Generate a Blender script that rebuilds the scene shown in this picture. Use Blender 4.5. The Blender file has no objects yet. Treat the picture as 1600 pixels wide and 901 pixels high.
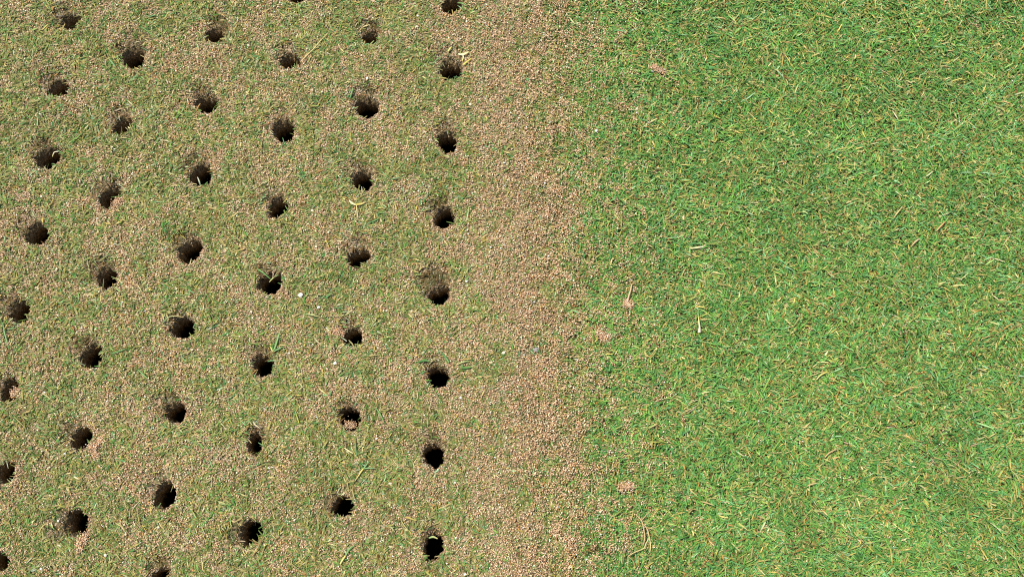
import bpy, math, random
import numpy as np
from mathutils import Vector, Matrix
random.seed(7)
RNG = np.random.default_rng(11)
SC = bpy.context.scene
COL = SC.collection
R = math.radians

# ------------------------------------------------------------------ camera
F_PX = 1555.0            # focal length in pixels of the 1600 px wide photograph
PITCH = R(14.0)          # tilt away from straight down
CAM_H = 0.754            # metres above the turf (1 px = 0.5 mm in the middle)
cam_d = bpy.data.cameras.new('camera')
cam = bpy.data.objects.new('camera', cam_d)
COL.objects.link(cam)
cam.location = (0, 0, CAM_H)
cam.rotation_euler = (PITCH, 0, 0)
cam_d.sensor_width = 36.0
cam_d.lens = 36.0 * F_PX / 1600.0
cam_d.clip_start = 0.01
cam_d.clip_end = 500.0
SC.camera = cam

# ------------------------------------------------------------------ light: clear high sun from the far left
SUN_AZ, SUN_EL = R(-58.0), R(66.0)       # azimuth from +Y towards +X
sdir = Vector((math.sin(SUN_AZ) * math.cos(SUN_EL), math.cos(SUN_AZ) * math.cos(SUN_EL), math.sin(SUN_EL)))
sun_d = bpy.data.lights.new('sun', 'SUN')
sun_d.energy = 4.6
sun_d.angle = R(0.53)
sun_d.color = (1.0, 0.955, 0.87)
sun = bpy.data.objects.new('sun', sun_d)
sun.rotation_euler = sdir.to_track_quat('Z', 'Y').to_euler()
COL.objects.link(sun)
world = bpy.data.worlds.new("World")
SC.world = world
world.use_nodes = True
wt = world.node_tree
sky = wt.nodes.new('ShaderNodeTexSky')
sky.sky_type = 'NISHITA'
sky.sun_disc = False
sky.sun_elevation = SUN_EL
sky.sun_rotation = SUN_AZ % (2 * math.pi)
wt.nodes['Background'].inputs['Strength'].default_value = 0.11
wt.links.new(sky.outputs[0], wt.nodes['Background'].inputs['Color'])
SC.view_settings.view_transform = 'Standard'
SC.view_settings.look = 'None'
SC.view_settings.gamma = 1.0
SC.view_settings.exposure = 0.36
SC.cycles.use_denoising = False
SC.cycles.filter_width = 1.15
SC.cycles.max_bounces = 6
SC.cycles.diffuse_bounces = 4

# ------------------------------------------------------------------ helpers
def unproj(px, py):
    """photograph pixel (arrays allowed) -> point of the turf plane z = 0"""
    dx = (np.asarray(px, float) - 800.0) / F_PX
    dy = -(np.asarray(py, float) - 450.5) / F_PX
    # camera axes: right = X, up = (0, cos, sin), forward = (0, sin, -cos)
    vy = dy * math.cos(PITCH) + math.sin(PITCH)
    vz = dy * math.sin(PITCH) - math.cos(PITCH)
    t = -CAM_H / vz
    return dx * t, vy * t

def project(x, y):
    f = y * math.sin(PITCH) + CAM_H * math.cos(PITCH)
    u = y * math.cos(PITCH) - CAM_H * math.sin(PITCH)
    return 800 + F_PX * x / f, 450.5 - F_PX * u / f

def mpp(px, py):
    a = unproj(px, py); b = unproj(px + 1.0, py)
    return float(b[0] - a[0])

_LAT = {}
def vnoise(x, y, scale, seed=0):
    """smooth value noise in 0..1, feature size = scale metres"""
    if seed not in _LAT:
        _LAT[seed] = np.random.default_rng(1000 + seed).random((256, 256))
    L = _LAT[seed]
    u = np.asarray(x) / scale + 91.7 + seed * 3.1; v = np.asarray(y) / scale + 57.3 + seed * 7.7
    iu = np.floor(u).astype(int); iv = np.floor(v).astype(int)
    fu = u - iu; fv = v - iv
    fu = fu * fu * (3 - 2 * fu); fv = fv * fv * (3 - 2 * fv)
    a = L[iu % 256, iv % 256]; b = L[(iu + 1) % 256, iv % 256]
    c = L[iu % 256, (iv + 1) % 256]; d = L[(iu + 1) % 256, (iv + 1) % 256]
    return (a * (1 - fu) + b * fu) * (1 - fv) + (c * (1 - fu) + d * fu) * fv

def sstep(a, b, x):
    t = np.clip((x - a) / (b - a), 0, 1)
    return t * t * (3 - 2 * t)

def tag(o, label=None, cat=None, group=None, kind=None):
    if label: o['label'] = label
    if cat: o['category'] = cat
    if group: o['group'] = group
    if kind: o['kind'] = kind
    return o

def np_mesh(name, V, F, colors=None, smooth=False):
    """mesh from numpy arrays; F is one (n,k) array, or a list of them"""
    if not isinstance(F, list): F = [F]
    me = bpy.data.meshes.new(name)
    me.vertices.add(len(V)); me.vertices.foreach_set('co', np.ascontiguousarray(V, np.float32).ravel())
    flat = np.concatenate([f.ravel() for f in F]).astype(np.int32)
    tot = np.concatenate([np.full(len(f), f.shape[1]) for f in F]).astype(np.int32)
    start = np.concatenate([[0], np.cumsum(tot)[:-1]]).astype(np.int32)
    me.loops.add(len(flat)); me.loops.foreach_set('vertex_index', flat)
    me.polygons.add(len(tot)); me.polygons.foreach_set('loop_start', start)
    me.polygons.foreach_set('loop_total', tot)
    if smooth: me.polygons.foreach_set('use_smooth', np.ones(len(tot), bool))
    if colors is not None:
        at = me.attributes.new('tint', 'FLOAT_COLOR', 'POINT')
        c = np.ones((len(V), 4), np.float32); c[:, :3] = colors
        at.data.foreach_set('color', c.ravel())
    me.update()
    return me

def obj(name, me, mat, parent=None):
    me.materials.clear(); me.materials.append(mat)
    o = bpy.data.objects.new(name, me)
    COL.objects.link(o)
    if parent is not None: o.parent = parent
    return o

def empty(name, loc):
    o = bpy.data.objects.new(name, None)
    o.empty_display_size = 0.01
    o.location = loc
    COL.objects.link(o)
    return o

def srgb(r, g, b):
    c = np.array([r, g, b], float) / 255.0
    return np.where(c <= 0.04045, c / 12.92, ((c + 0.055) / 1.055) ** 2.4)

# ------------------------------------------------------------------ materials
def tint_mat(name, rough, spec, transl=0.0, noise=0.0):
    m = bpy.data.materials.new(name); m.use_nodes = True
    nt = m.node_tree; N = nt.nodes; L = nt.links
    p = N['Principled BSDF']; out = N['Material Output']
    a = N.new('ShaderNodeAttribute'); a.attribute_name = 'tint'
    colr = a.outputs['Color']
    if noise:
        geo = N.new('ShaderNodeNewGeometry')
        nz = N.new('ShaderNodeTexNoise'); nz.inputs['Scale'].default_value = 900
        L.new(geo.outputs['Position'], nz.inputs['Vector'])
        mr = N.new('ShaderNodeMapRange'); mr.inputs['To Min'].default_value = 1 - noise; mr.inputs['To Max'].default_value = 1 + noise
        L.new(nz.outputs['Fac'], mr.inputs['Value'])
        mul = N.new('ShaderNodeVectorMath'); mul.operation = 'SCALE'
        L.new(colr, mul.inputs[0]); L.new(mr.outputs[0], mul.inputs['Scale'])
        colr = mul.outputs[0]
    L.new(colr, p.inputs['Base Color'])
    p.inputs['Roughness'].default_value = rough
    p.inputs['Specular IOR Level'].default_value = spec
    if transl:
        t = N.new('ShaderNodeBsdfTranslucent'); L.new(colr, t.inputs['Color'])
        mx = N.new('ShaderNodeMixShader'); mx.inputs[0].default_value = transl
        L.new(p.outputs[0], mx.inputs[1]); L.new(t.outputs[0], mx.inputs[2])
        L.new(mx.outputs[0], out.inputs['Surface'])
    return m

M_LEAF = tint_mat('grass_leaf', 0.42, 0.45, 0.22, 0.25)
M_GRAIN = tint_mat('sand_grain', 0.55, 0.4, 0.0, 0.0)
M_STONE = tint_mat('pebble_stone', 0.6, 0.4, 0.0, 0.15)

def soil_mat():
    """sandy soil on the cored side, dark thatch under the uncored grass, browner and darker with depth"""
    m = bpy.data.materials.new('sandy_turf_soil'); m.use_nodes = True
    nt = m.node_tree; N = nt.nodes; L = nt.links
    p = N['Principled BSDF']
    geo = N.new('ShaderNodeNewGeometry')
    sep = N.new('ShaderNodeSeparateXYZ'); L.new(geo.outputs['Position'], sep.inputs[0])
    def noise(scale, det=2.0):
        n = N.new('ShaderNodeTexNoise'); n.inputs['Scale'].default_value = scale
        n.inputs['Detail'].default_value = det; L.new(geo.outputs['Position'], n.inputs['Vector']); return n
    def ramp(src, stops):
        r = N.new('ShaderNodeValToRGB'); L.new(src, r.inputs[0])
        e = r.color_ramp.elements
        while len(e) > 1: e.remove(e[-1])
        e[0].position = stops[0][0]; e[0].color = (*stops[0][1], 1)
        for s, c in stops[1:]:
            k = e.new(s); k.color = (*c, 1)
        return r
    def mix(fac, a, b):
        x = N.new('ShaderNodeMix'); x.data_type = 'RGBA'
        if isinstance(fac, float): x.inputs[0].default_value = fac
        else: L.new(fac, x.inputs[0])
        L.new(a, x.inputs[6]); L.new(b, x.inputs[7]); return x.outputs[2]
    def rng(src, a, b, c=0.0, d=1.0):
        r = N.new('ShaderNodeMapRange'); L.new(src, r.inputs['Value'])
        r.inputs['From Min'].default_value = a; r.inputs['From Max'].default_value = b
        r.inputs['To Min'].default_value = c; r.inputs['To Max'].default_value = d
        return r.outputs[0]
    vor = N.new('ShaderNodeTexVoronoi'); vor.inputs['Scale'].default_value = 950
    L.new(geo.outputs['Position'], vor.inputs['Vector'])
    vsep = N.new('ShaderNodeSeparateColor'); L.new(vor.outputs['Color'], vsep.inputs[0])
    sand = ramp(vsep.outputs[0], [(0.0, (0.10, 0.065, 0.035)), (0.35, (0.24, 0.155, 0.085)), (0.7, (0.36, 0.25, 0.155)), (1.0, (0.52, 0.41, 0.28))])
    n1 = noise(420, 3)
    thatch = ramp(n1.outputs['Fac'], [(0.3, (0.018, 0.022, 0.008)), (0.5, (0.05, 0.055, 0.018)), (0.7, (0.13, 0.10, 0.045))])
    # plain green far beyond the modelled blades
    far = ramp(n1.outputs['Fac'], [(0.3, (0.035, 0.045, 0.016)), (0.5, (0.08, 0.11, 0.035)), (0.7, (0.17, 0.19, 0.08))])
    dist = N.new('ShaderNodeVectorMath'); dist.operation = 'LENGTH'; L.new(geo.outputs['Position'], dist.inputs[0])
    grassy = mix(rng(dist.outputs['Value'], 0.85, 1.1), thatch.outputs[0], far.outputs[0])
    olive = ramp(n1.outputs['Fac'], [(0.32, (0.045, 0.05, 0.018)), (0.5, (0.12, 0.125, 0.05)), (0.68, (0.27, 0.25, 0.12))])
    nm = noise(330, 2)
    base_l = mix(rng(nm.outputs['Fac'], 0.44, 0.54), olive.outputs[0], sand.outputs[0])
    n2 = noise(60, 3)
    add = N.new('ShaderNodeMath'); add.operation = 'MULTIPLY_ADD'
    L.new(n2.outputs['Fac'], add.inputs[0]); add.inputs[1].default_value = 0.09; L.new(sep.outputs[0], add.inputs[2])
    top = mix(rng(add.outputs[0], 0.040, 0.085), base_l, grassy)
    # below the surface: fibrous brown, then dark moist rootzone
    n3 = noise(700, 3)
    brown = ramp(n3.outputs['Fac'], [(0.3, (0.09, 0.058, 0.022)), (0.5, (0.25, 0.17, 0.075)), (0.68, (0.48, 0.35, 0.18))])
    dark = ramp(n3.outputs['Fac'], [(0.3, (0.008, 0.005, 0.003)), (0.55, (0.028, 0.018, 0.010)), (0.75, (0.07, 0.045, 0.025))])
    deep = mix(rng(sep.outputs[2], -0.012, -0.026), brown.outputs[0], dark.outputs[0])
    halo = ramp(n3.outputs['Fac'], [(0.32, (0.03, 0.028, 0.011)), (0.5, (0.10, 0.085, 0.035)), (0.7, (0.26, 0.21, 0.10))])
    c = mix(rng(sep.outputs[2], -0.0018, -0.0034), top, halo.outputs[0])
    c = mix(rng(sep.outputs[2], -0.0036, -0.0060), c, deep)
    L.new(c, p.inputs['Base Color'])
    p.inputs['Roughness'].default_value = 0.9
    p.inputs['Specular IOR Level'].default_value = 0.11
    b = N.new('ShaderNodeBump'); b.inputs['Strength'].default_value = 0.8; b.inputs['Distance'].default_value = 0.0006
    L.new(vor.outputs['Distance'], b.inputs['Height']); L.new(b.outputs[0], p.inputs['Normal'])
    return m
M_SOIL = soil_mat()

# ------------------------------------------------------------------ the holes: opening in the photograph
# (centre x, centre y, half width, half height) in photograph pixels, crumbled hollow: (direction deg, strength), label
SAND_ROW = ['holes nearest the green grass']
HOLES = [
 # column nearest the green grass
 (706, 8, 17, 16, 110, .5, 'hole cut by the photo\'s top edge, with a green sprig over its right rim'),
 (705, 108, 17, 22, 95, 1.2, 'deep hole with tall brown fibrous wall, beside the pale yellow dead leaf'),
 (699, 220, 17, 20, 100, .8, 'brown walled hole, third from the top in the column nearest the green grass'),
 (694, 338, 18, 19, 120, .9, 'wide dark hole, fourth from the top in the column nearest the green grass'),
 (686, 460, 17, 18, 110, 2.4, 'hole with a large crumbled brown hollow above it, beside a tiny white pebble'),
 (684, 588, 17, 20, 95, .7, 'black hole with thin pale roots inside and green blades fanned above it'),
 (678, 710, 18, 20, 95, .9, 'black hole, second from the bottom in the column nearest the green grass'),
 (677, 853, 17, 22, 100, .6, 'lowest hole in the column nearest the green grass, light blade across its top'),
 # second column
 (579, 57, 14, 14, 90, 1.2, 'small hole, topmost of the second column from the green grass'),
 (573, 166, 19, 20, 95, .9, 'wide hole with smooth brown wall, directly below a small white pebble'),
 (566, 281, 18, 18, 100, .8, 'round hole just above the yellow T shaped leaf sprig'),
 (560, 402, 19, 16, 110, 1.0, 'black hole below the yellow T shaped leaf sprig, one hole down its column'),
 (551, 526, 15, 17, 110, .9, 'small black hole with a short pale blade poking in from its left'),
 (546, 653, 18, 20, 95, .5, 'black hole with sandy lumps on its floor, above the yellow stemmed sprig'),
 (534, 791, 21, 16, 150, .7, 'widest black hole, oval sideways, just below the yellow stemmed sprig'),
 # third column
 (466, -8, 16, 16, 95, .5, 'hole mostly cut off by the photo\'s top edge, third column from the grass'),
 (453, 95, 16, 15, 110, 1.0, 'shallow looking hole at the lower end of the long straw'),
 (443, 203, 19, 20, 120, .9, 'wide brown walled hole with a white speck of grit inside'),
 (434, 323, 17, 18, 110, .8, 'evenly rounded dark hole, fourth from the top in the third column'),
 (423, 442, 18, 20, 95, .5, 'black hole under a pair of crossed green blades'),
 (410, 570, 17, 20, 110, .9, 'black hole at the foot of the bright green upright blade'),
 (398, 692, 13, 19, 90, .9, 'narrow black hole, second from the bottom in the third column'),
 (391, 832, 21, 20, 180, .7, 'large black hole with a straw along its right edge, third column\'s lowest'),
 # fourth column
 (336, 53, 16, 16, 80, 1.1, 'hole just left of a cream pebble, topmost of the fourth column'),
 (322, 161, 19, 16, 110, 1.0, 'brown crumbly hole, second from the top in the fourth column'),
 (313, 271, 20, 20, 120, .9, 'brown walled hole with a whitish blade sticking up in its dark mouth'),
 (296, 391, 19, 21, 120, .9, 'deep dark hole, fourth from the top in the fourth column'),
 (285, 511, 19, 20, 130, .6, 'dark hole with an arched pale stem round its upper left rim'),
 (273, 643, 19, 17, 130, 1.2, 'ragged black hole with torn notched edge, sandy crumbs at its left'),
 (257, 773, 19, 21, 120, .7, 'large black hole, second from the bottom in the fourth column'),
 (250, 900, 14, 16, 100, 1.0, 'hole mostly cut off by the photo\'s bottom edge, fourth column from the grass'),
 # fifth column
 (221, -10, 14, 14, 95, .5, 'sliver of a hole at the photo\'s top edge, fifth column from the grass'),
 (208, 88, 20, 20, 110, 1.0, 'wide crumbly hole beside a short pale green blade'),
 (191, 196, 16, 17, 110, 1.0, 'round hole, third from the top in the fifth column'),
 (172, 307, 17, 23, 110, .9, 'tall hole with a pale sand lump overhanging its lower right rim'),
 (165, 432, 17, 19, 125, 1.0, 'half shaded hole, fifth from the top in the fifth column'),
 (142, 555, 19, 20, 125, .8, 'dark oval hole, third from the bottom in the fifth column'),
 (126, 684, 18, 19, 140, .7, 'dark round hole beside the L shaped ridge of pale sand'),
 (117, 817, 20, 22, 190, .9, 'hole with sand lumps heaped on its lower right rim'),
 # sixth column, at the left edge
 (110, 33, 18, 15, 140, 1.0, 'topmost hole of the leftmost column, near the upper left corner'),
 (90, 137, 19, 15, 140, 1.0, 'wide low hole, second from the top in the leftmost column'),
 (74, 245, 20, 20, 130, .8, 'large brown hole with a curled pale blade on its right, leftmost column'),
 (58, 365, 20, 20, 140, .9, 'dark hole with grass draped over its upper left, leftmost column'),
 (29, 485, 19, 19, 145, 1.0, 'dark hole, fifth from the top in the leftmost column'),
 (15, 609, 16, 19, 130, .5, 'dark hole with a pointed pale sand tongue in its lower right rim'),
 (9, 738, 16, 19, 150, .5, 'half round black hole at the left photo edge, second from bottom'),
 (0, 877, 14, 16, 150, .5, 'black sliver of a hole at the lower left corner of the photo'),
]
HX, HY, HA, HB, HD, HS = [], [], [], [], [], []
for (cx, cy, hw, hh, dr, st, _) in HOLES:
    x, y = unproj(cx, cy); s = mpp(cx, cy)
    HX.append(float(x)); HY.append(float(y)); HA.append(hw * s * 1.02); HB.append(hh * s * 1.02); HD.append(R(dr)); HS.append(st)
HX, HY, HA, HB, HD, HS = map(np.array, (HX, HY, HA, HB, HD, HS))

def hole_dist(x, y):
    """smallest normalised distance to a hole (1 = on its rim), with an uneven rim"""
    x = np.asarray(x, float); y = np.asarray(y, float)
    best = np.full(x.shape, 99.0)
    for i in range(len(HX)):
        dx = x - HX[i]; dy = y - HY[i]
        near = (np.abs(dx) < 0.04) & (np.abs(dy) < 0.04)
        if not near.any(): continue
        d = np.sqrt((dx[near] / HA[i]) ** 2 + (dy[near] / HB[i]) ** 2)
        a = np.arctan2(dy[near], dx[near])
        d = d / (1 + rim_wobble(a, i))
        b = best[near]; best[near] = np.minimum(b, d)
    return best

def rim_wobble(a, i):
    return 0.07 * np.sin(2 * a + i * 1.7) + 0.05 * np.sin(3 * a + i * 2.9) + 0.045 * np.sin(7 * a + i * 4.1) + 0.04 * np.sin(11 * a + i * 0.7)

def hollow(x, y):
    """0..1: crumbled hollow on one side of a hole"""
    x = np.asarray(x, float); y = np.asarray(y, float)
    out = np.zeros(x.shape)
    for i in range(len(HX)):
        r = (HA[i] + HB[i]) * 0.5
        ox = HX[i] + math.cos(HD[i]) * r * (0.55 + 0.28 * HS[i]); oy = HY[i] + math.sin(HD[i]) * r * (0.55 + 0.28 * HS[i])
        rr = r * (1.05 + 0.36 * HS[i])
        d = np.hypot(x - ox, y - oy) / rr
        out = np.maximum(out, (1 - sstep(0.35, 1.15, d)) * min(1.0, 0.6 + 0.2 * HS[i]))
    return out

def ground_h(x, y):
    h = (vnoise(x, y, 0.045, 1) - .5) * 0.0030 + (vnoise(x, y, 0.014, 2) - .5) * 0.0018 + (vnoise(x, y, 0.005, 3) - .5) * 0.0010
    return h - 0.0036 * hollow(x, y)

def sandiness(x, y):
    """share of the surface covered with loose sand"""
    e = x + (vnoise(x, y, 0.05, 4) - .5) * 0.030 + (vnoise(x, y, 0.16, 15) - .5) * 0.03
    fine = 0.55 * vnoise(x, y, 0.0065, 6) + 0.45 * vnoise(x, y, 0.016, 7)
    mid = vnoise(x, y, 0.045, 5)
    # mean cover: patchy among the holes, heaped along the last row, thinning out over the uncored grass
    cover = 0.51 + (mid - .5) * 0.30 + np.exp(-((e + 0.000) / 0.026) ** 2) * 0.36 + sstep(-0.12, -0.01, e) * 0.10
    cover = np.minimum(cover, 0.85)
    fade = 1 - sstep(-0.022, 0.088, e)
    cover = cover * fade + 0.05 * (1 - fade)
    cover = cover + 0.14 * np.exp(-((e - 0.080) / 0.045) ** 2)
    q = sstep(-0.25, 0.25, cover - (fine - 0.5) * 1.5 - 0.5)
    return np.clip((0.70 * q + 0.30 * cover) * (1 - 0.3 * sstep(0.10, 0.18, e)), 0.0, 1.0)

# ------------------------------------------------------------------ ground sheet with real openings
def axis(lo, hi, step, far):
    core = np.arange(lo, hi + step / 2, step)
    out = []; d = step; v = hi
    while v < far:
        d *= 1.35; v += d; out.append(v)
    out2 = []; d = step; v = lo
    while v > -far:
        d *= 1.35; v -= d; out2.append(v)
    return np.array(out2[::-1] + list(core) + out)
gx = axis(-0.50, 0.50, 0.0029, 60.0); gy = axis(-0.10, 0.50, 0.0029, 60.0)
X, Y = np.meshgrid(gx, gy)
Z = ground_h(X, Y)
V = np.stack([X.ravel(), Y.ravel(), Z.ravel()], 1)
nx, ny = len(gx), len(gy)
ii, jj = np.meshgrid(np.arange(nx - 1), np.arange(ny - 1))
a = (jj * nx + ii).ravel()
Fq = np.stack([a, a + 1, a + 1 + nx, a + nx], 1)
hd = hole_dist(X, Y).ravel()
keep = (hd[Fq] > 1.12).all(1)
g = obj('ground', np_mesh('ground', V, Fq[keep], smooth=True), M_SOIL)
tag(g, kind='structure')

# ------------------------------------------------------------------ sand grains
OCT_V = np.array([[1, 0, 0], [-.5, .87, 0], [-.5, -.87, 0], [0, 0, 1], [0, 0, -1]], float)
OCT_F = np.array([[0, 1, 3], [1, 2, 3], [2, 0, 3], [1, 0, 4], [2, 1, 4], [0, 2, 4]])
SAND_PAL = np.array([srgb(218, 184, 150), srgb(200, 162, 124), srgb(236, 212, 176), srgb(172, 130, 94), srgb(208, 176, 116),
                     srgb(218, 170, 140), srgb(140, 104, 72), srgb(246, 236, 212), srgb(190, 166, 136), srgb(208, 148, 92)])
SAND_P = np.array([.24, .20, .13, .11, .07, .10, .05, .03, .05, .02])

def rand_rot(n, rng):
    q = rng.normal(size=(n, 4)); q /= np.linalg.norm(q, axis=1)[:, None]
    w, x, y, z = q.T
    return np.stack([np.stack([1 - 2 * (y * y + z * z), 2 * (x * y - z * w), 2 * (x * z + y * w)], 1),
                     np.stack([2 * (x * y + z * w), 1 - 2 * (x * x + z * z), 2 * (y * z - x * w)], 1),
                     np.stack([2 * (x * z - y * w), 2 * (y * z + x * w), 1 - 2 * (x * x + y * y)], 1)], 1)

def grains_arrays(P, size, rng, dark=None):
    n = len(P)
    sc = size[:, None] * rng.uniform(0.65, 1.3, (n, 3))
    T = OCT_V[None] * sc[:, None, :] * rng.uniform(0.75, 1.2, (n, 5, 1))
    T = np.einsum('nij,nkj->nki', rand_rot(n, rng), T)
    V = (P[:, None, :] + T).reshape(-1, 3)
    F = (OCT_F[None] + (np.arange(n) * 5)[:, None, None]).reshape(-1, 3)
    c = SAND_PAL[rng.choice(len(SAND_PAL), n, p=SAND_P)] * rng.uniform(0.80, 1.30, (n, 1))
    c = c * np.array([1.07, 1.06, 1.03])
    if dark is not None: c = c * dark[:, None]
    return V, F, np.repeat(np.clip(c, 0, 0.9), 5, 0)

# ------------------------------------------------------------------ grass blades (4 triangles each)
def blades_arrays(P, yaw, pitch, length, width, c0, c1, rng, curl=None):
    n = len(P)
    if curl is None: curl = rng.normal(0, 0.34, n)
    droop = rng.uniform(0.1, 0.8, n)
    roll = rng.normal(0, 0.65, n)
    rows = []
    pos = P.copy(); ang = yaw.copy(); pt = pitch.copy()
    wprof = [0.75, 1.0, 0.42]
    for k in range(3):
        d = np.stack([np.cos(ang) * np.cos(pt), np.sin(ang) * np.cos(pt), np.sin(pt)], 1)
        side = np.stack([-np.sin(ang), np.cos(ang), np.zeros(n)], 1)
        up = np.cross(d, side)
        sv = side * np.cos(roll)[:, None] + up * np.sin(roll)[:, None]
        w = (width * wprof[k] * 0.5)[:, None]
        rows.append(pos - sv * w); rows.append(pos + sv * w)
        pos = pos + d * (length * 0.5)[:, None]
        ang = ang + curl * 0.5; pt = pt - droop * 0.45
    V = np.stack(rows, 1).reshape(-1, 3)
    q = np.array([[0, 1, 3, 2], [2, 3, 5, 4]])
    F = (q[None] + (np.arange(n) * 6)[:, None, None]).reshape(-1, 4)
    cm = (c0 + c1) * 0.5
    C = np.stack([c0, c0, cm * 1.03, cm * 1.03, c1, c1], 1).reshape(-1, 3)
    return V, F, np.clip(C, 0, 0.9)

GREENS = np.array([srgb(100, 154, 66), srgb(116, 162, 72), srgb(86, 142, 68), srgb(92, 150, 86), srgb(132, 168, 78), srgb(76, 128, 58),
                   srgb(108, 162, 98)])
GREEN_P = np.array([.24, .18, .17, .15, .10, .10, .06])
DRY = np.array([srgb(196, 176, 92), srgb(190, 168, 112), srgb(170, 128, 66), srgb(158, 144, 76), srgb(206, 192, 128), srgb(132, 98, 54), srgb(176, 172, 86)])
OLIVE = np.array([srgb(146, 154, 78), srgb(130, 142, 70), srgb(166, 162, 98), srgb(116, 138, 64), srgb(106, 134, 66), srgb(160, 150, 92)])

FIB = np.array([srgb(126, 100, 54), srgb(98, 80, 42), srgb(150, 122, 70), srgb(104, 104, 50), srgb(78, 60, 34), srgb(92, 104, 48)])

def blade_field(x, y, rng, dens_check=True):
    """colours and shapes for blades rooted at x, y"""
    n = len(x)
    s = sandiness(x, y)
    cored = 1 - sstep(0.02, 0.075, x + (vnoise(x, y, 0.03, 10) - .5) * 0.03)
    right = sstep(0.12, 0.40, x)
    base = GREENS[rng.choice(len(GREENS), n, p=GREEN_P)]
    ol = OLIVE[rng.integers(0, len(OLIVE), n)]
    isol = rng.random(n) < (0.18 + 0.64 * cored)
    base = np.where(isol[:, None], ol, base)
    dry = rng.random(n) < (0.095 + 0.06 * cored + 0.05 * sstep(0.55, 0.8, vnoise(x, y, 0.02, 12)))
    dc = DRY[rng.integers(0, len(DRY), n)]
    base = np.where(dry[:, None], dc, base)
    tone = (0.93 + 0.22 * vnoise(x, y, 0.03, 13)) * (1 - 0.16 * cored)
    base = base * tone[:, None] * rng.uniform(0.72, 1.25, (n, 1))
    tip = base * rng.uniform(0.9, 1.25, (n, 1))
    yt = rng.random(n) < 0.16 - 0.10 * cored
    tip = np.where(yt[:, None], DRY[rng.integers(0, 2, n)], tip)
    hl = (rng.random(n) < hollow(x, y) * 1.3)[:, None]
    br = FIB[rng.integers(0, len(FIB), n)] * 0.75
    base = np.where(hl, br, base); tip = np.where(hl, br * 1.15, tip)
    c0 = base * np.array([1.0, 0.92, 0.9])
    # shapes: longer wide leaves on the uncored side, short half buried ones in the sand
    flow = vnoise(x, y, 0.03, 14) * 4 * math.pi
    yaw = flow + rng.normal(0, 1.5, n)
    L = rng.gamma(9, 1 / 9.0, n) * (0.0053 - 0.0014 * cored)
    L = L * np.where(rng.random(n) < 0.04, 1.6, 1.0)
    W = rng.uniform(0.6, 1.25, n) * (0.00092 - 0.00004 * cored)
    pitch = rng.uniform(0.08, 0.80, n) * (1 - 0.35 * cored)
    return base, tip, c0, yaw, L, W, pitch

def sample_rect(n, x0, x1, y0, y1, rng):
    return rng.uniform(x0, x1, n), rng.uniform(y0, y1, n)

# area in frame (a little more than the camera sees)
def in_frame(x, y, m=55):
    px, py = project(x, y)
    return (px > -m) & (px < 1600 + m) & (py > -m) & (py < 901 + m)
xl_b, yb = unproj(-60, 960); xr_b, _ = unproj(1660, 960)
xl_t, yt = unproj(-60, -60); xr_t, _ = unproj(1660, -60)
X0, X1, Y0, Y1 = float(xl_t), float(xr_t), float(yb), float(yt)
AREA = (X1 - X0) * (Y1 - Y0)

def make_blades(x, y, rng, zoff=0.0):
    base, tip, c0, yaw, L, W, pitch = blade_field(x, y, rng)
    z = ground_h(x, y) + zoff
    P = np.stack([x, y, z], 1)
    return blades_arrays(P, yaw, pitch, L, W, c0, tip, rng)

def density_blades(x, y):
    s = sandiness(x, y)
    cored = 1 - sstep(0.02, 0.075, x)
    d = 1.0 - 0.78 * s
    d = d * (1 - 0.12 * cored)
    d = d * (1 - 0.30 * np.exp(-((x + 0.002) / 0.036) ** 2) * sstep(0.5, 0.9, s))
    d = d * (1 - 0.22 * np.exp(-((x - 0.07) / 0.05) ** 2))
    d = d * (1 - 0.45 * hollow(x, y))
    return d

N_BL = int(AREA * 1080000)
x, y = sample_rect(N_BL, X0, X1, Y0, Y1, RNG)
k = in_frame(x, y) & (RNG.random(N_BL) < density_blades(x, y)) & (hole_dist(x, y) > 1.09)
x, y = x[k], y[k]
# three heights of foliage on the dense side, so that gaps between blades are deep
lift = RNG.random(len(x)) * (0.0007 + 0.0019 * sstep(0.05, 0.16, x))
V, F, C = make_blades(x, y, RNG, lift)
print('blades', len(x))
turf = obj('turf_grass', np_mesh('turf_grass', V, F, C, smooth=True), M_LEAF)
tag(turf, 'short mown green grass, dense on the right and sparse between the holes', 'grass', kind='stuff')

# ------------------------------------------------------------------ loose sand over the turf
N_GR = int(AREA * 1380000)
x, y = sample_rect(N_GR, X0, X1, Y0, Y1, RNG)
p = sandiness(x, y) * (1 - 0.88 * hollow(x, y))
k = in_frame(x, y, 30) & (RNG.random(N_GR) < p * 0.86 + 0.14 * sstep(0.75, 0.95, p)) & (hole_dist(x, y) > 1.03)
x, y, p = x[k], y[k], p[k]
nc = 2400
cxs = 0.000 + RNG.gamma(2.2, 0.028, nc); cys = RNG.uniform(Y0, Y1, nc); cnt = RNG.integers(4, 30, nc)
rad = 0.0007 + 0.00035 * np.sqrt(cnt)
ex = np.repeat(cxs, cnt) + RNG.normal(0, 1, cnt.sum()) * np.repeat(rad * RNG.uniform(.6, 1.5, nc), cnt)
ey = np.repeat(cys, cnt) + RNG.normal(0, 1, cnt.sum()) * np.repeat(rad * RNG.uniform(.6, 1.3, nc), cnt)
ez = np.repeat(RNG.uniform(0.0014, 0.0036, nc), cnt) + RNG.uniform(0, 0.0009, cnt.sum())
n0 = len(x); x = np.concatenate([x, ex]); y = np.concatenate([y, ey]); p = np.concatenate([p, np.zeros(len(ex))])
size = RNG.gamma(10, 1 / 10.0, len(x)) * 0.00048
z = ground_h(x, y) + RNG.uniform(-0.1, 1.0, len(x)) * 0.0016 * (0.5 + p) + RNG.uniform(0.4, 4.2, len(x)) * 0.001 * sstep(0.015, 0.07, x)
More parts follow.
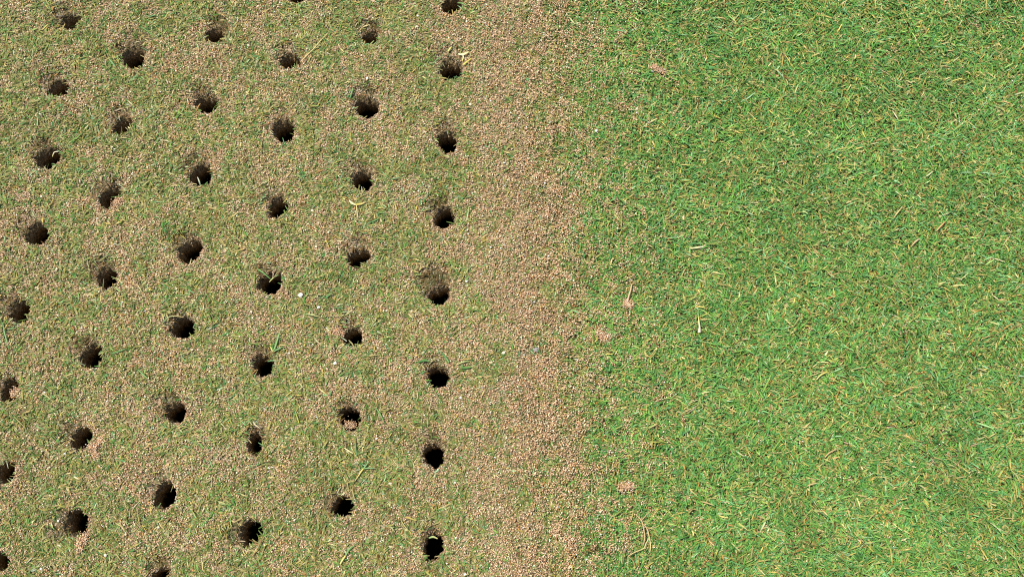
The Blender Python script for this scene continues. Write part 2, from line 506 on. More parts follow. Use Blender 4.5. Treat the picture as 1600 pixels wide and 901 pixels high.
z[n0:] = ground_h(ex, ey) + ez
V, F, C = grains_arrays(np.stack([x, y, z], 1), size, RNG)
print('grains', len(x))
sand = obj('topdressing_sand', np_mesh('topdressing_sand', V, F, C), M_GRAIN)
tag(sand, 'coarse pinkish tan sand scattered over the cored turf', 'sand', kind='stuff')

# ------------------------------------------------------------------ the holes
def ring_profile(i):
    """rings of a hole from the turf surface down to its floor"""
    rng = np.random.default_rng(50 + i)
    na = 56
    a = np.linspace(0, 2 * math.pi, na, endpoint=False)
    wob = 1 + rim_wobble(a, i)
    away = np.clip(np.cos(a - HD[i]), 0, 1) ** 1.5
    st = min(HS[i], 1.4)
    prof = [(1.75, None), (1.45, None), (1.20, None), (1.06, -0.0005), (1.0, -0.0016), (0.97, -0.0032), (0.955, -0.0050), (0.95, -0.0072),
            (0.94, -0.0098), (0.93, -0.0128), (0.93, -0.0165), (0.92, -0.021), (0.91, -0.027), (0.90, -0.034), (0.87, -0.042),
            (0.80, -0.049), (0.62, -0.053), (0.36, -0.0545), (0.14, -0.055)]
    rows = []
    ph = rng.uniform(0, 6.28, 8)
    for j, (rr, z) in enumerate(prof):
        r = rr * wob
        if z is not None and z > -0.03:
            r = r * (1 - 0.40 * st * away * sstep(0.0, 0.011, -z))      # the crumbled side slopes inward
        if j >= 3:
            r = r + 0.035 * np.sin(5 * a + ph[0] + j * 1.3) + 0.03 * np.sin(9 * a + ph[1] - j * 2.1) + rng.normal(0, 0.028, na)
        x = HX[i] + np.cos(a) * HA[i] * r; y = HY[i] + np.sin(a) * HB[i] * r
        if z is None:
            zz = ground_h(x, y) + (0.00025 if rr < 1.6 else -0.0006)
        else:
            g0 = ground_h(x, y) * (1 - sstep(0, 0.004, -z))
            zz = g0 + z + rng.normal(0, 0.00025, na)
        rows.append(np.stack([x, y, zz], 1))
    V = np.concatenate(rows)
    F = []
    m = len(prof)
    for j in range(m - 1):
        b0 = j * na + np.arange(na); b1 = j * na + (np.arange(na) + 1) % na
        F.append(np.stack([b0, b1, b1 + na, b0 + na], 1))
    cen = len(V)
    V = np.concatenate([V, V[-na:].mean(0)[None]])
    last = (m - 1) * na
    tri = np.stack([last + np.arange(na), last + (np.arange(na) + 1) % na, np.full(na, cen)], 1)
    return V, [np.concatenate(F), tri]

for i, H in enumerate(HOLES):
    c = np.array([HX[i], HY[i], 0.0])
    root = empty('core_hole', c)
    tag(root, H[6], 'hole', 'core holes punched in rows in the sanded turf')
    V, F = ring_profile(i)
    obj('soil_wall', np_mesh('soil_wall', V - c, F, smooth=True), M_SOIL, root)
    rng = np.random.default_rng(300 + i)
    # sand grains on the rim, fewer down the wall
    n1, n2 = 210, 260
    a = rng.uniform(0, 2 * math.pi, n1); rr = rng.uniform(0.99, 1.22, n1) * (1 + rim_wobble(a, i))
    x1 = HX[i] + np.cos(a) * HA[i] * rr; y1 = HY[i] + np.sin(a) * HB[i] * rr
    z1 = ground_h(x1, y1) + rng.uniform(-0.0004, 0.0009, n1) - 0.0012 * (rr < 1.03)
    kk = rng.random(n1) > 0.75 * hollow(x1, y1)
    x1, y1, z1 = x1[kk], y1[kk], z1[kk]
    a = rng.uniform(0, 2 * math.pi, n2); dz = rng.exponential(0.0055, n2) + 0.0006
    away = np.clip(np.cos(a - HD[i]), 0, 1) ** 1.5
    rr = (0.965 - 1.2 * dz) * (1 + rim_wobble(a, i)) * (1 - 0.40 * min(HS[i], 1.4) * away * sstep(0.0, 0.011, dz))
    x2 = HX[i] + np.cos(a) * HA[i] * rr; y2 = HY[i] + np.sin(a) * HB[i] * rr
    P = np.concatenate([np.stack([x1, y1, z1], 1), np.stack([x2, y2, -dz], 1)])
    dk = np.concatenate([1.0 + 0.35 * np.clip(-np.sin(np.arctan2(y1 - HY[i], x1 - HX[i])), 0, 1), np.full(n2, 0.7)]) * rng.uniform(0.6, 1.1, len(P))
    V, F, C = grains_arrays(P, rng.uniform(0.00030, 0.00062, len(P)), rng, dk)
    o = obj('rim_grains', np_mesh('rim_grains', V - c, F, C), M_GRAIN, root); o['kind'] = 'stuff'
    # torn roots and thatch fibres round the upper wall
    nf = int(70 + 50 * HS[i])
    a = np.where(rng.random(nf) < 0.6, rng.normal(HD[i], 0.9, nf), rng.uniform(0, 2 * math.pi, nf))
    dz = rng.uniform(-0.0005, 0.0065, nf)
    rr = np.where(dz < 0.0008, rng.uniform(1.0, 1.5, nf), 0.99) * (1 + rim_wobble(a, i))
    x3 = HX[i] + np.cos(a) * HA[i] * rr; y3 = HY[i] + np.sin(a) * HB[i] * rr
    z3 = np.where(dz < 0.0008, ground_h(x3, y3) + 0.0003, -dz)
    fc = np.array([srgb(128, 98, 52), srgb(92, 70, 38), srgb(150, 124, 72), srgb(86, 92, 44), srgb(70, 50, 30)])[rng.integers(0, 5, nf)]
    V, F, C = blades_arrays(np.stack([x3, y3, z3], 1), a + math.pi / 2 * rng.choice([-1, 1], nf) + rng.normal(0, 0.7, nf), rng.normal(-0.3, 0.5, nf),
                            rng.uniform(0.0015, 0.0036, nf), rng.uniform(0.00025, 0.0006, nf), fc * 0.8, fc * 1.1, rng)
    o = obj('thatch_fibres', np_mesh('thatch_fibres', V - c, F, C, smooth=True), M_LEAF, root); o['kind'] = 'stuff'

# ------------------------------------------------------------------ small loose things
def gz(x, y): return float(ground_h(np.array([x]), np.array([y]))[0])

def ribbon(pts, widths, c0, c1, fold=0.25, lift=None, name='leaf'):
    """a leaf or stem: folded ribbon with thickness through photograph pixels pts, lying on the turf"""
    P = []
    for k, (px, py) in enumerate(pts):
        x, y = unproj(px, py); x, y = float(x), float(y)
        P.append((x, y, gz(x, y) + (lift[k] if lift else 0.0024 + 0.0036 * float(sstep(0.03, 0.09, x)))))
    P = np.array(P)
    # resample smoothly
    t = np.linspace(0, len(P) - 1, max(5, (len(P) - 1) * 4 + 1))
    def cr(A, tt):
        i = np.clip(np.floor(tt).astype(int), 0, len(A) - 2); f = (tt - i)[:, None]
        p0 = A[np.clip(i - 1, 0, len(A) - 1)]; p1 = A[i]; p2 = A[i + 1]; p3 = A[np.clip(i + 2, 0, len(A) - 1)]
        return 0.5 * (2 * p1 + (p2 - p0) * f + (2 * p0 - 5 * p1 + 4 * p2 - p3) * f ** 2 + (3 * p1 - p0 - 3 * p2 + p3) * f ** 3)
    Q = cr(P, t); W = np.interp(t, np.linspace(0, len(P) - 1, len(widths)), widths) * 0.00042
    u = (t / t[-1])[:, None]
    col = np.array(c0)[None] * (1 - u) + np.array(c1)[None] * u
    d = np.gradient(Q, axis=0); d /= np.linalg.norm(d, axis=1)[:, None]
    side = np.stack([-d[:, 1], d[:, 0], np.zeros(len(d))], 1); side /= np.linalg.norm(side, axis=1)[:, None] + 1e-9
    up = np.cross(d, side); up *= np.sign(up[:, 2:3] + 1e-9)
    th = 0.00018
    w = W[:, None] * 0.5
    sec = [Q - side * w + up * w * fold, Q - up * w * 0.2 + up * th, Q + side * w + up * w * fold, Q - up * w * 0.2 - up * th]
    V = np.stack(sec, 1).reshape(-1, 3)
    n = len(Q); F = []
    for k in range(n - 1):
        for j in range(4):
            F.append([k * 4 + j, k * 4 + (j + 1) % 4, k * 4 + 4 + (j + 1) % 4, k * 4 + 4 + j])
    F += [[3, 2, 1, 0], [(n - 1) * 4 + j for j in range(4)]]
    return V, np.array(F), np.repeat(col, 4, 0)

def root_at(name, px, py):
    x, y = unproj(px, py); x, y = float(x), float(y)
    c = np.array([x, y, gz(x, y)])
    return empty(name, c), c

GR = srgb(104, 150, 70); GR2 = srgb(130, 168, 96); PALE = srgb(226, 214, 140); YEL = srgb(214, 200, 84); TAN = srgb(206, 176, 120)
CREAM = srgb(240, 232, 190); BLUG = srgb(100, 146, 92); DGR = srgb(60, 116, 48); BRN = srgb(150, 104, 58); WHT = srgb(238, 230, 210)

def single(name, pts, widths, c0, c1, label, cat, group=None, fold=0.25, lift=None):
    V, F, C = ribbon(pts, widths, c0, c1, fold, lift)
    mid = pts[len(pts) // 2]
    x, y = unproj(*mid); c = np.array([float(x), float(y), 0.0])
    o = obj(name, np_mesh(name, V - c, F, C, smooth=True), M_LEAF)
    o.location = c
    return tag(o, label, cat, group)

def sprig(px, py, parts, label, cat='sprig', group=None):
    root, c = root_at('grass_sprig', px, py)
    for (nm, pts, widths, c0, c1) in parts:
        V, F, C = ribbon(pts, widths, c0, c1)
        obj(nm, np_mesh(nm, V - c, F, C, smooth=True), M_LEAF, root)
    return tag(root, label, cat, group)

sprig(558, 320, [('leaf', [(546, 314), (551, 319), (557, 321.5)], [1.2, 4.6, 3], CREAM, PALE),
                 ('leaf', [(557, 321), (565, 320), (572, 317)], [3, 4.2, 1], YEL, TAN),
                 ('stem', [(557.5, 321), (558.5, 331), (559, 341)], [1.6, 1.6, 1.8], PALE, PALE)],
      'T shaped sprig with pale yellow leaf and thin stem, lying on sandy turf', group='plucked sprigs lying on the turf')
sprig(1090, 510, [('stem', [(1089, 497), (1089.5, 506), (1090.5, 514), (1090, 522)], [1.8, 3.0, 3.4, 6.5], YEL, WHT),
                  ('leaf', [(1089, 498), (1088.5, 491), (1089, 484)], [2.4, 2.4, 1.2], GR2, GR),
                  ('leaf', [(1090, 498), (1097, 495), (1103, 492)], [1.4, 2.2, 1.2], GR2, YEL),
                  ('leaf', [(1092, 502), (1098, 502), (1104, 501)], [1.2, 2.2, 1.4], PALE, TAN)],
      'plucked shoot with flared white base lying on the dense green grass', group='plucked sprigs lying on the turf')
sprig(566, 735, [('stem', [(555, 751), (560, 744), (565, 736), (569, 731)], [1.2, 1.8, 3.4, 2.6], TAN, YEL),
                 ('leaf', [(568, 732), (573, 726), (579, 719)], [2.4, 2.8, 1], GR2, BLUG),
                 ('leaf', [(569, 732), (577, 731), (586, 732)], [1.8, 3.0, 1.2], GR2, BLUG),
                 ('leaf', [(567, 732), (565, 726), (562, 722)], [1.6, 2.6, 1.2], GR, DGR)],
      'yellow stemmed sprig with three green leaves above the sideways oval black hole', group='plucked sprigs lying on the turf')
sprig(543, 865, [('stem', [(533, 880), (537, 873), (541, 867)], [2.2, 3.4, 2.4], PALE, YEL),
                 ('leaf', [(541, 867), (546, 860), (556, 849)], [2.2, 3.0, 1], GR2, GR),
                 ('leaf', [(541, 866), (547, 857), (551, 853)], [2.0, 3.4, 1.2], GR2, GR2)],
      'small green sprig with yellow foot near the bottom, left of the lowest nearest-grass hole', group='plucked sprigs lying on the turf')
sprig(432, 548, [('leaf', [(428, 549), (432, 540), (436, 528), (439, 516)], [2.2, 3.6, 3.2, 1.2], GR2, GR2),
                 ('leaf', [(428, 550), (436, 546), (443, 542)], [1.6, 2.8, 1.2], GR2, BLUG),
                 ('leaf', [(427, 550), (424, 543), (423, 538)], [1.6, 2.2, 1], PALE, YEL)],
      'bright green upright blade standing by the upper right rim of a black hole', group='plucked sprigs lying on the turf')
sprig(700, 562, [('leaf', [(702, 567), (697, 559), (688, 549)], [2.4, 4.6, 1.2], GR, BLUG),
                 ('leaf', [(672, 565), (664, 563), (654, 567)], [1.4, 5.2, 2], GR2, DGR),
                 ('leaf', [(714, 570), (724, 566), (736, 564)], [1.4, 2.6, 1], PALE, GR2),
                 ('leaf', [(720, 575), (728, 575), (737, 574)], [1.6, 3.6, 1.4], GR, GR)],
      'fan of broad green blades spread above the black hole with pale roots')
sprig(722, 92, [('leaf', [(716, 85), (724, 87), (733, 85)], [2.5, 6.0, 2], CREAM, PALE),
                ('leaf', [(724, 88), (724, 93), (722, 98)], [3, 3, 1.2], CREAM, YEL),
                ('leaf', [(724, 104), (731, 99), (737, 95)], [4.0, 2.8, 1.6], YEL, YEL),
                ('leaf', [(700, 81), (703, 77), (706, 74)], [3, 3.4, 1.2], PALE, YEL)],
      'curled pale yellow dead leaf by the upper right rim of a deep brown hole', 'dead leaf')
sprig(1005, 830, [('strand', [(993, 804), (1001, 813), (1004, 824), (1006, 838), (1004, 850)], [1.6, 2.4, 2.2, 1.8, 1.6], TAN, TAN),
                  ('strand', [(1004, 818), (1010, 826), (1013, 838), (1015, 850), (1014, 862)], [1.8, 2.0, 2.0, 1.8, 1.4], TAN, PALE),
                  ('strand', [(1014, 838), (1008, 848), (1004, 856), (990, 862), (980, 868)], [1.2, 1.8, 1.8, 1.8, 1.6], PALE, TAN),
                  ('strand', [(1001, 812), (1007, 806), (1010, 801)], [1.6, 1.4, 1], TAN, TAN),
                  ('strand', [(980, 868), (988, 875), (991, 884)], [1.6, 1.6, 1.2], TAN, BRN)],
      'branching tan dry root tangle lying on the grass near the bottom', 'dry root')
sprig(985, 455, [('stem', [(986, 446), (984, 456), (981, 466), (979, 474)], [2.2, 3.0, 3.2, 5.0], TAN, srgb(214, 176, 150))],
      'thick tan straw with sand stuck to its foot, right of the sand border', 'straw')

LB = 'single blades lying loose on the turf'
single('straw', [(470, 100), (480, 90), (491, 79), (502, 66), (513, 54)], [1.6, 2.2, 2.0, 1.6, 1.2], TAN, PALE, 'long thin tan straw slanting up right from a shallow hole', 'straw')
single('straw', [(395, 868), (404, 856), (411, 840)], [1.4, 1.8, 1.4], TAN, BRN, 'thin tan straw along the right edge of a large black hole', 'straw', lift=[.002, .0035, .003])
single('straw', [(1075, 391), (1086, 390), (1098, 388)], [1.4, 3.4, 2.6], PALE, CREAM, 'short cream husk lying flat on green grass right of the sand border', 'straw')
single('straw', [(1459, 364), (1466, 356), (1473, 349)], [1.6, 3.4, 1.2], TAN, srgb(220, 160, 100), 'orange tan dead blade among the green grass, right side, mid height', 'straw')
single('straw', [(1393, 343), (1399, 335), (1406, 326)], [1.4, 2.6, 1.4], TAN, PALE, 'slim tan dead blade left of the orange tan one on the grass', 'straw')
single('straw', [(1390, 178), (1394, 184), (1398, 190)], [1.6, 3.0, 1.4], TAN, CREAM, 'short cream dead blade on green grass in the upper right', 'straw')
single('straw', [(1420, 388), (1427, 380), (1434, 375)], [1.4, 3.6, 1.4], TAN, srgb(210, 180, 150), 'broad dull tan blade below the slim one on the grass', 'straw')
single('straw', [(1272, 595), (1278, 588), (1288, 583)], [1.4, 2.8, 1.4], PALE, YEL, 'yellowish curved blade on green grass, right of the plucked white based shoot', 'straw')
single('straw', [(1285, 715), (1292, 708), (1304, 702)], [2, 3.0, 1.2], TAN, srgb(206, 170, 120), 'tan straw on the grass in the lower right, middle of the green', 'straw')
single('grass_clipping', [(403, 421), (412, 427), (424, 437)], [1.4, 3.0, 1.2], GR2, GR, 'green blade slanting down right across the mouth of a black hole', 'grass blade', LB, lift=[.003, .004, .003])
single('grass_clipping', [(421, 441), (428, 435), (436, 430)], [1.2, 2.4, 1.2], PALE, GR2, 'pale blade crossing the green one over a black hole', 'grass blade', LB, lift=[.002, .0035, .003])
single('grass_clipping', [(312, 289), (311, 283), (309, 277)], [1.6, 3.0, 1.0], GR2, WHT, 'whitish blade standing in the dark mouth of a brown walled hole', 'grass blade', LB, lift=[-.002, .001, .003])
single('grass_clipping', [(670, 840), (677, 838), (684, 841)], [2.6, 3.6, 1.6], GR2, PALE, 'light green blade lying across the top of the lowest nearest-grass hole', 'grass blade', LB, lift=[.002, .003, .0025])
single('grass_clipping', [(533, 527), (538, 530), (542, 533)], [1.4, 2.0, 1.8], GR, WHT, 'short pale blade poking into the left of a small black hole', 'grass blade', LB, lift=[.001, .001, .0])
single('grass_clipping', [(587, 636), (594, 646), (602, 662)], [1.2, 3.4, 1.4], GR2, GR, 'long green blade slanting down right, right of the hole with sandy lumps', 'grass blade', LB)
single('grass_clipping', [(172, 94), (177, 100), (183, 107)], [1.4, 3.8, 1.6], GR2, BLUG, 'pale green blade lying left of a wide crumbly hole, upper left', 'grass blade', LB)
single('grass_clipping', [(575, 350), (583, 347), (592, 343)], [1.2, 3.0, 1.2], BLUG, GR, 'green blade lying just below the T shaped yellow sprig', 'grass blade', LB)
single('grass_clipping', [(552, 140), (550, 147), (548, 155)], [1.4, 3.4, 1.4], GR2, BLUG, 'bluish green blade left of the hole under a white pebble', 'grass blade', LB)
single('grass_clipping', [(678, 99), (685, 93), (694, 86)], [1.2, 2.2, 1.2], GR2, BLUG, 'thin green blade left of the hole with the pale yellow dead leaf', 'grass blade', LB)
single('grass_clipping', [(715, 7), (723, 9), (730, 14)], [1.4, 3.4, 1.4], GR2, GR, 'green blade over the right rim of the hole at the top edge', 'grass blade', LB)
single('grass_clipping', [(476, 491), (487, 493), (500, 496)], [1.2, 2.4, 1.2], GR2, PALE, 'thin light green blade lying flat below the largest white pebble', 'grass blade', LB)
single('grass_clipping', [(462, 640), (466, 652), (469, 662)], [1.2, 2.2, 1.2], GR, YEL, 'slim green blade hanging down in the sand left of the hole with lumps', 'grass blade', LB)
single('grass_clipping', [(8, 505), (10, 520), (17, 545)], [1.2, 3.2, 1.4], BLUG, GR2, 'long bluish green blade below a hole at the left edge', 'grass blade', LB)
single('grass_clipping', [(175, 553), (186, 550), (199, 545)], [1.4, 2.8, 1.4], GR, DGR, 'dark green blade right of the dark oval fifth column hole', 'grass blade', LB)
single('grass_clipping', [(218, 578), (226, 586), (233, 592)], [1.4, 3.6, 1.4], GR2, GR, 'broad green blade between the dark holes in the left middle of the photo', 'grass blade', LB)
single('grass_clipping', [(255, 505), (264, 496), (276, 494), (288, 496)], [1.4, 2.0, 2.0, 1.2], GR2, TAN, 'pale stem arched round the upper left rim of a dark hole', 'grass blade', LB, lift=[.002, .0035, .004, .003])
single('grass_clipping', [(82, 245), (86, 239), (93, 238)], [1.2, 2.0, 1.4], PALE, WHT, 'curled pale blade over the right side of a large brown hole', 'grass blade', LB, lift=[.002, .0035, .003])
single('grass_clipping', [(556, 683), (556, 696), (558, 713)], [1.2, 3.0, 1.2], GR, BLUG, 'upright green blade lying above the yellow stemmed sprig', 'grass blade', LB)
single('grass_clipping', [(1025, 3), (1026, 10), (1056, 28)][:2] + [(1060, 12)][:0] + [(1027, 20)], [1.4, 2.6, 1.2], PALE, YEL, 'pale yellow blade lying on the grass near the top edge', 'grass blade', LB)

# pebbles
def pebble(px, py, r_px, color, label, sx=1.0, group='small pale pebbles on the sanded turf'):
    rng = np.random.default_rng(int(px * 7 + py))
    import bmesh
    bm = bmesh.new(); bmesh.ops.create_icosphere(bm, subdivisions=2, radius=1.0)
    r = 0.86 * r_px * mpp(px, py)
    n = rng.normal(size=(7, 3)); n /= np.linalg.norm(n, axis=1)[:, None]
    for v in bm.verts:                       # chip facets off a round stone
        for q in n:
            dd = v.co.dot(Vector(q)) - 0.72
            if dd > 0: v.co -= Vector(q) * dd * 0.9
        v.co.x *= r * sx; v.co.y *= r; v.co.z *= r * 0.75
    me = bpy.data.meshes.new('pebble'); bm.to_mesh(me); bm.free()
    at = me.attributes.new('tint', 'FLOAT_COLOR', 'POINT')
    for k in range(len(me.vertices)): at.data[k].color = (*color, 1)
    o = obj('pebble', me, M_STONE)
    x, y = unproj(px, py); x, y = float(x), float(y)
    o.location = (x, y, gz(x, y) + 0.0010 + r * 0.2 + 0.003 * float(sstep(0.03, 0.08, x)))
    o.rotation_euler = (0, 0, float(rng.uniform(0, 6)))
    return tag(o, label, 'pebble', group)
PW = np.array([.74, .69, .62]); PC = np.array([.64, .54, .40]); PG = np.array([.25, .215, .20]); PO = np.array([.62, .36, .18])
for a in [
 (471, 462, 4.2, PW, 'largest bright white pebble, right of the hole with crossed blades', 1.15),
 (389, 72, 3.2, PC, 'cream oval pebble right of the topmost fourth column hole', .8),
 (574, 124, 2.4, PW, 'small white pebble directly above a wide brown walled hole', 1.),
 (504, 145, 2.3, PC, 'cream pebble in the sand between the wide brown holes, upper middle', 1.),
 (503, 26, 2.2, PC, 'tiny pale pebble near the top, upper of a close pair', 1.),
 (653, 26, 2.2, PW, 'tiny white pebble upper right of the small second column hole', 1.),
 (652, 44, 2.4, PC, 'pale pink pebble just below a tiny white one near the top', 1.),
 (735, 165, 3.0, PC, 'cream pebble on the sand below and right of the dead leaf', 1.),
 (66, 308, 2.6, PC, 'cream pebble between two large leftmost column holes', 1.),
 (488, 329, 2.6, PC, 'pale grey cream pebble right of the evenly rounded dark hole', 1.),
 (499, 481, 2.6, PW, 'small white pebble just right of and below the largest white one', 1.3),
 (496, 450, 2.8, PO, 'orange pebble just above right of the largest white one', 1.),
 (524, 568, 3.0, PW, 'white pebble below left of the small black hole with poking blade', 1.2),
 (452, 552, 2.4, PC, 'pale round pebble right of the bright green upright blade', 1.),
 (643, 487, 2.6, PC, 'pale pink pebble left of and below the crumbled brown hollow', 1.2),
 (729, 440, 2.5, PW, 'tiny bright white pebble right of the hole with the crumbled hollow', 1.),
 (720, 622, 2.4, PW, 'small white pebble right below the hole with the thin pale roots', 1.),
 (787, 551, 3.0, PC, 'cream pebble in the pure sand left of the grey one', 1.4),
 (931, 208, 3.0, PW, 'white pebble among grass right of the sand border, upper part', 1.),
 (610, 755, 2.6, PC, 'pale pebble right of the yellow stemmed sprig', 1.5),
 (461, 812, 3.0, PC, 'tall cream pebble left of the sideways oval black hole', .7),
 (248, 823, 2.8, PC, 'cream pebble below a large black fourth column hole', 1.2),
 (165, 867, 3.0, PC, 'pale pink pebble below right of the hole heaped with sand lumps', 1.1),
 (66, 888, 2.2, PW, 'tiny white pebble near the bottom left corner', 1.),
 (90, 813, 2.4, PW, 'small white pebble on the left rim of the hole heaped with sand lumps', 1.),
 (103, 709, 2.2, PW, 'small white pebble below left of the hole beside the sand ridge', 1.),
 (727, 897, 2.8, PW, 'white pebble at the bottom edge right of the lowest nearest-grass hole', 1.),
 (712, 840, 2.0, PW, 'tiny white pebble beside the right rim of the lowest nearest-grass hole', 1.),
 (394, 488, 2.4, PC, 'greyish white pebble below left of the hole with crossed blades', 1.),
 (1048, 338, 0.01, PW, '', 1.),
]:
    if a[4]: pebble(*a[:5], sx=a[5])
pebble(838, 547, 5.2, PG, 'single dark grey pebble half buried in the sand border', 1.2, group=None)

# clods of clinging sand: lump with grains stuck all over it
def clod(pts, w_px, h, label, dk=1.0):
    rng = np.random.default_rng(int(pts[0][0]))
    root, c = root_at('sand_clod', *pts[len(pts) // 2])
    s = mpp(*pts[0])
    P = []
    for k in range(len(pts) - 1):
        for t in np.linspace(0, 1, 5, endpoint=(k == len(pts) - 2)):
            px = pts[k][0] * (1 - t) + pts[k + 1][0] * t; py = pts[k][1] * (1 - t) + pts[k + 1][1] * t
            x, y = unproj(px, py); P.append((float(x), float(y), gz(float(x), float(y)) + 0.0032 * float(sstep(0.03, 0.08, x))))
    P = np.array(P); n = len(P)
    d = np.gradient(P, axis=0); side = np.stack([-d[:, 1], d[:, 0], np.zeros(n)], 1); side /= np.linalg.norm(side, axis=1)[:, None]
    ang = np.linspace(0, math.pi, 9)
    V = []
    for k in range(n):
        end = math.sin(math.pi * (0.12 + 0.76 * k / (n - 1)))
        for a in ang:
            w = w_px * s * 0.33 * end * rng.uniform(0.75, 1.2)
            V.append(P[k] + side[k] * math.cos(a) * w + np.array([0, 0, math.sin(a) * h * end * rng.uniform(0.7, 1.15) - 0.0003]))
    V = np.array(V); F = []
    for k in range(n - 1):
        for j in range(8): F.append([k * 9 + j, k * 9 + j + 1, k * 9 + 10 + j, k * 9 + 9 + j])
    F += []
    C = np.tile(SAND_PAL[1] * 0.42 * dk, (len(V), 1))
    obj('lump', np_mesh('lump', V - c, np.array(F), C, smooth=True), M_GRAIN, root)
    m = int(210 * n / 9 * w_px / 8)
    kk = rng.integers(0, n, m); aa = rng.uniform(0, math.pi, m)
    end = np.sin(math.pi * (0.12 + 0.76 * kk / (n - 1)))
    w = w_px * s * 0.5 * end
    G = P[kk] + side[kk] * (np.cos(aa) * w)[:, None] + rng.normal(0, 0.0013, (m, 3))
    G[:, 2] = P[kk, 2] + np.sin(aa) * h * end + rng.uniform(-0.0002, 0.0005, m)
    V, F, C = grains_arrays(G, rng.uniform(0.0004, 0.00065, m), rng, np.full(m, 0.98 * dk))
    o = obj('clinging_grains', np_mesh('clinging_grains', V - c, F, C), M_GRAIN, root); o['kind'] = 'stuff'
    return tag(root, label, 'sand clod', 'clods of loose sand on the turf')
clod([(163, 684), (156, 692), (144, 698), (151, 706), (152, 716)], 11, 0.0035, 'L shaped ridge of pale sand right of a dark round hole')
clod([(140, 832), (132, 840), (126, 850), (124, 862)], 13, 0.0038, 'pale sand lump on the lower right rim of the leftmost lower big hole')
clod([(190, 311), (184, 317), (177, 326)], 10, 0.0028, 'pale sand lump overhanging the lower right rim of a tall hole')
clod([(32, 606), (24, 611), (20, 617)], 7, 0.0024, 'pointed pale sand tongue in the rim of a left edge hole')
clod([(522, 520), (530, 516), (534, 524)], 9, 0.0022, 'small sand lump left of a small black hole, middle of the photo')
clod([(934, 518), (943, 526), (947, 534)], 11, 0.0030, 'pinkish sand clump sitting on the grass right of the border, middle height')
clod([(1018, 108), (1028, 112), (1038, 118)], 9, 0.0030, 'pinkish sand clump on green grass in the upper middle')
clod([(968, 757), (978, 762), (988, 757)], 13, 0.0030, 'broad pinkish sand clump on the grass above the dry root tangle')
clod([(976, 474), (981, 479), (988, 476)], 9, 0.0028, 'small sand clump at the foot of the thick tan straw')
clod([(541, 666), (547, 661), (553, 665)], 8, 0.0020, 'crumbs of sand just inside the lower rim of a black hole', 0.8)

# ------------------------------------------------------------------ turf and sand beyond the frame: instanced patches
def patch_arrays(cx, cy, half, rng, what):
    if what == 'blades':
        n = int((2 * half) ** 2 * 620000)
        x = cx + rng.uniform(-half, half, n); y = cy + rng.uniform(-half, half, n)
        k = rng.random(n) < density_blades(x, y); x, y = x[k], y[k]
        V, F, C = make_blades(x, y, rng, rng.random(len(x)) * 0.0026)
    else:
        n = int((2 * half) ** 2 * 800000)
        x = cx + rng.uniform(-half, half, n); y = cy + rng.uniform(-half, half, n)
        k = rng.random(n) < sandiness(x, y); x, y = x[k], y[k]
        z = ground_h(x, y) + rng.uniform(0, 0.001, len(x))
        V, F, C = grains_arrays(np.stack([x, y, z], 1), rng.uniform(.0004, .0006, len(x)), rng)
    V = V - np.array([cx, cy, 0.0])
    return V, F, C

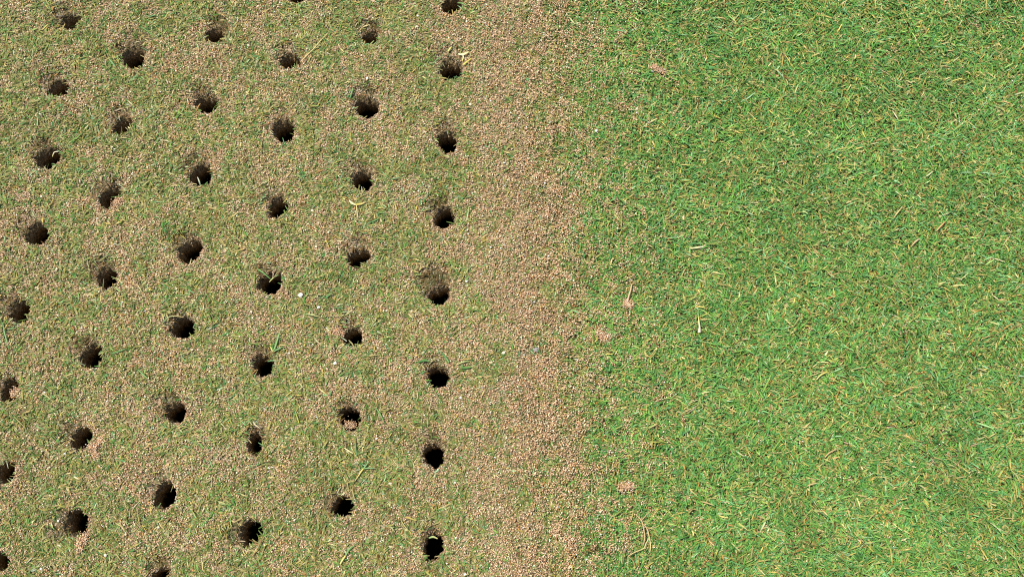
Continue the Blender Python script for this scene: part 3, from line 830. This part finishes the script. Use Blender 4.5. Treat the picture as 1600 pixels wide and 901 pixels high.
def outer(name, what, protos, xs, ys, mat, label, cat):
    pc = bpy.data.collections.new(name + '_patches')
    for k, (cx, cy) in enumerate(protos):
        V, F, C = patch_arrays(cx, cy, 0.016, np.random.default_rng(900 + k), what)
        me = np_mesh(name + '_patch', V, F, C, smooth=(what == 'blades')); me.materials.append(mat)
        pc.objects.link(bpy.data.objects.new(name + '_patch', me))
    n = len(xs)
    me = bpy.data.meshes.new(name)
    me.vertices.add(n); me.vertices.foreach_set('co', np.stack([xs, ys, np.zeros(n)], 1).astype(np.float32).ravel())
    a = me.attributes.new('turn', 'FLOAT', 'POINT'); a.data.foreach_set('value', RNG.uniform(0, 6.28, n).astype(np.float32))
    a = me.attributes.new('pick', 'INT', 'POINT'); a.data.foreach_set('value', RNG.integers(0, len(protos), n).astype(np.int32))
    o = bpy.data.objects.new(name, me); COL.objects.link(o)
    ng = bpy.data.node_groups.new(name, 'GeometryNodeTree')
    ng.interface.new_socket('Geometry', in_out='INPUT', socket_type='NodeSocketGeometry')
    ng.interface.new_socket('Geometry', in_out='OUTPUT', socket_type='NodeSocketGeometry')
    N, L = ng.nodes, ng.links
    gi = N.new('NodeGroupInput'); go = N.new('NodeGroupOutput')
    iop = N.new('GeometryNodeInstanceOnPoints'); ci = N.new('GeometryNodeCollectionInfo')
    ci.inputs['Collection'].default_value = pc; ci.inputs['Separate Children'].default_value = True
    ci.inputs['Reset Children'].default_value = True
    iop.inputs['Pick Instance'].default_value = True
    na = N.new('GeometryNodeInputNamedAttribute'); na.data_type = 'FLOAT'; na.inputs['Name'].default_value = 'turn'
    ni = N.new('GeometryNodeInputNamedAttribute'); ni.data_type = 'INT'; ni.inputs['Name'].default_value = 'pick'
    cx = N.new('ShaderNodeCombineXYZ'); L.new(na.outputs['Attribute'], cx.inputs['Z'])
    L.new(gi.outputs[0], iop.inputs['Points']); L.new(ci.outputs[0], iop.inputs['Instance'])
    L.new(ni.outputs['Attribute'], iop.inputs['Instance Index'])
    L.new(cx.outputs[0], iop.inputs['Rotation']); L.new(iop.outputs[0], go.inputs[0])
    md = o.modifiers.new('scatter', 'NODES'); md.node_group = ng
    return tag(o, label, cat, kind='stuff')

step = 0.024
ox, oy = np.meshgrid(np.arange(-1.0, 1.0, step), np.arange(-0.65, 1.05, step))
ox = ox.ravel() + RNG.uniform(-.3, .3, ox.size) * step; oy = oy.ravel() + RNG.uniform(-.3, .3, oy.size) * step
kk = ~in_frame(ox, oy, 58)
ox, oy = ox[kk], oy[kk]
gl = ox > 0.045
sb = (ox > -0.04) & (ox < 0.060)
outer('surrounding_grass', 'blades', [(0.2 + .04 * i, 0.1 + .03 * i) for i in range(6)], ox[gl], oy[gl], M_LEAF,
      'short green grass carrying on past the photo on the uncored side', 'grass')
outer('surrounding_sparse_grass', 'blades', [(-0.25 + .04 * i, 0.1 + .03 * i) for i in range(6)], ox[~gl], oy[~gl], M_LEAF,
      'sparse sanded grass carrying on past the photo on the cored side', 'grass')
outer('surrounding_sand_band', 'grains', [(0.004 * i - 0.006, 0.02 + .06 * i) for i in range(6)], ox[sb], oy[sb], M_GRAIN,
      'band of loose tan sand along the grass border carrying on past the photo', 'sand')
outer('surrounding_sand', 'grains', [(-0.25 + .04 * i, 0.1 + .03 * i) for i in range(6)], ox[~gl & (ox < 0.01)], oy[~gl & (ox < 0.01)], M_GRAIN,
      'loose tan sand carrying on past the photo on the cored side', 'sand')
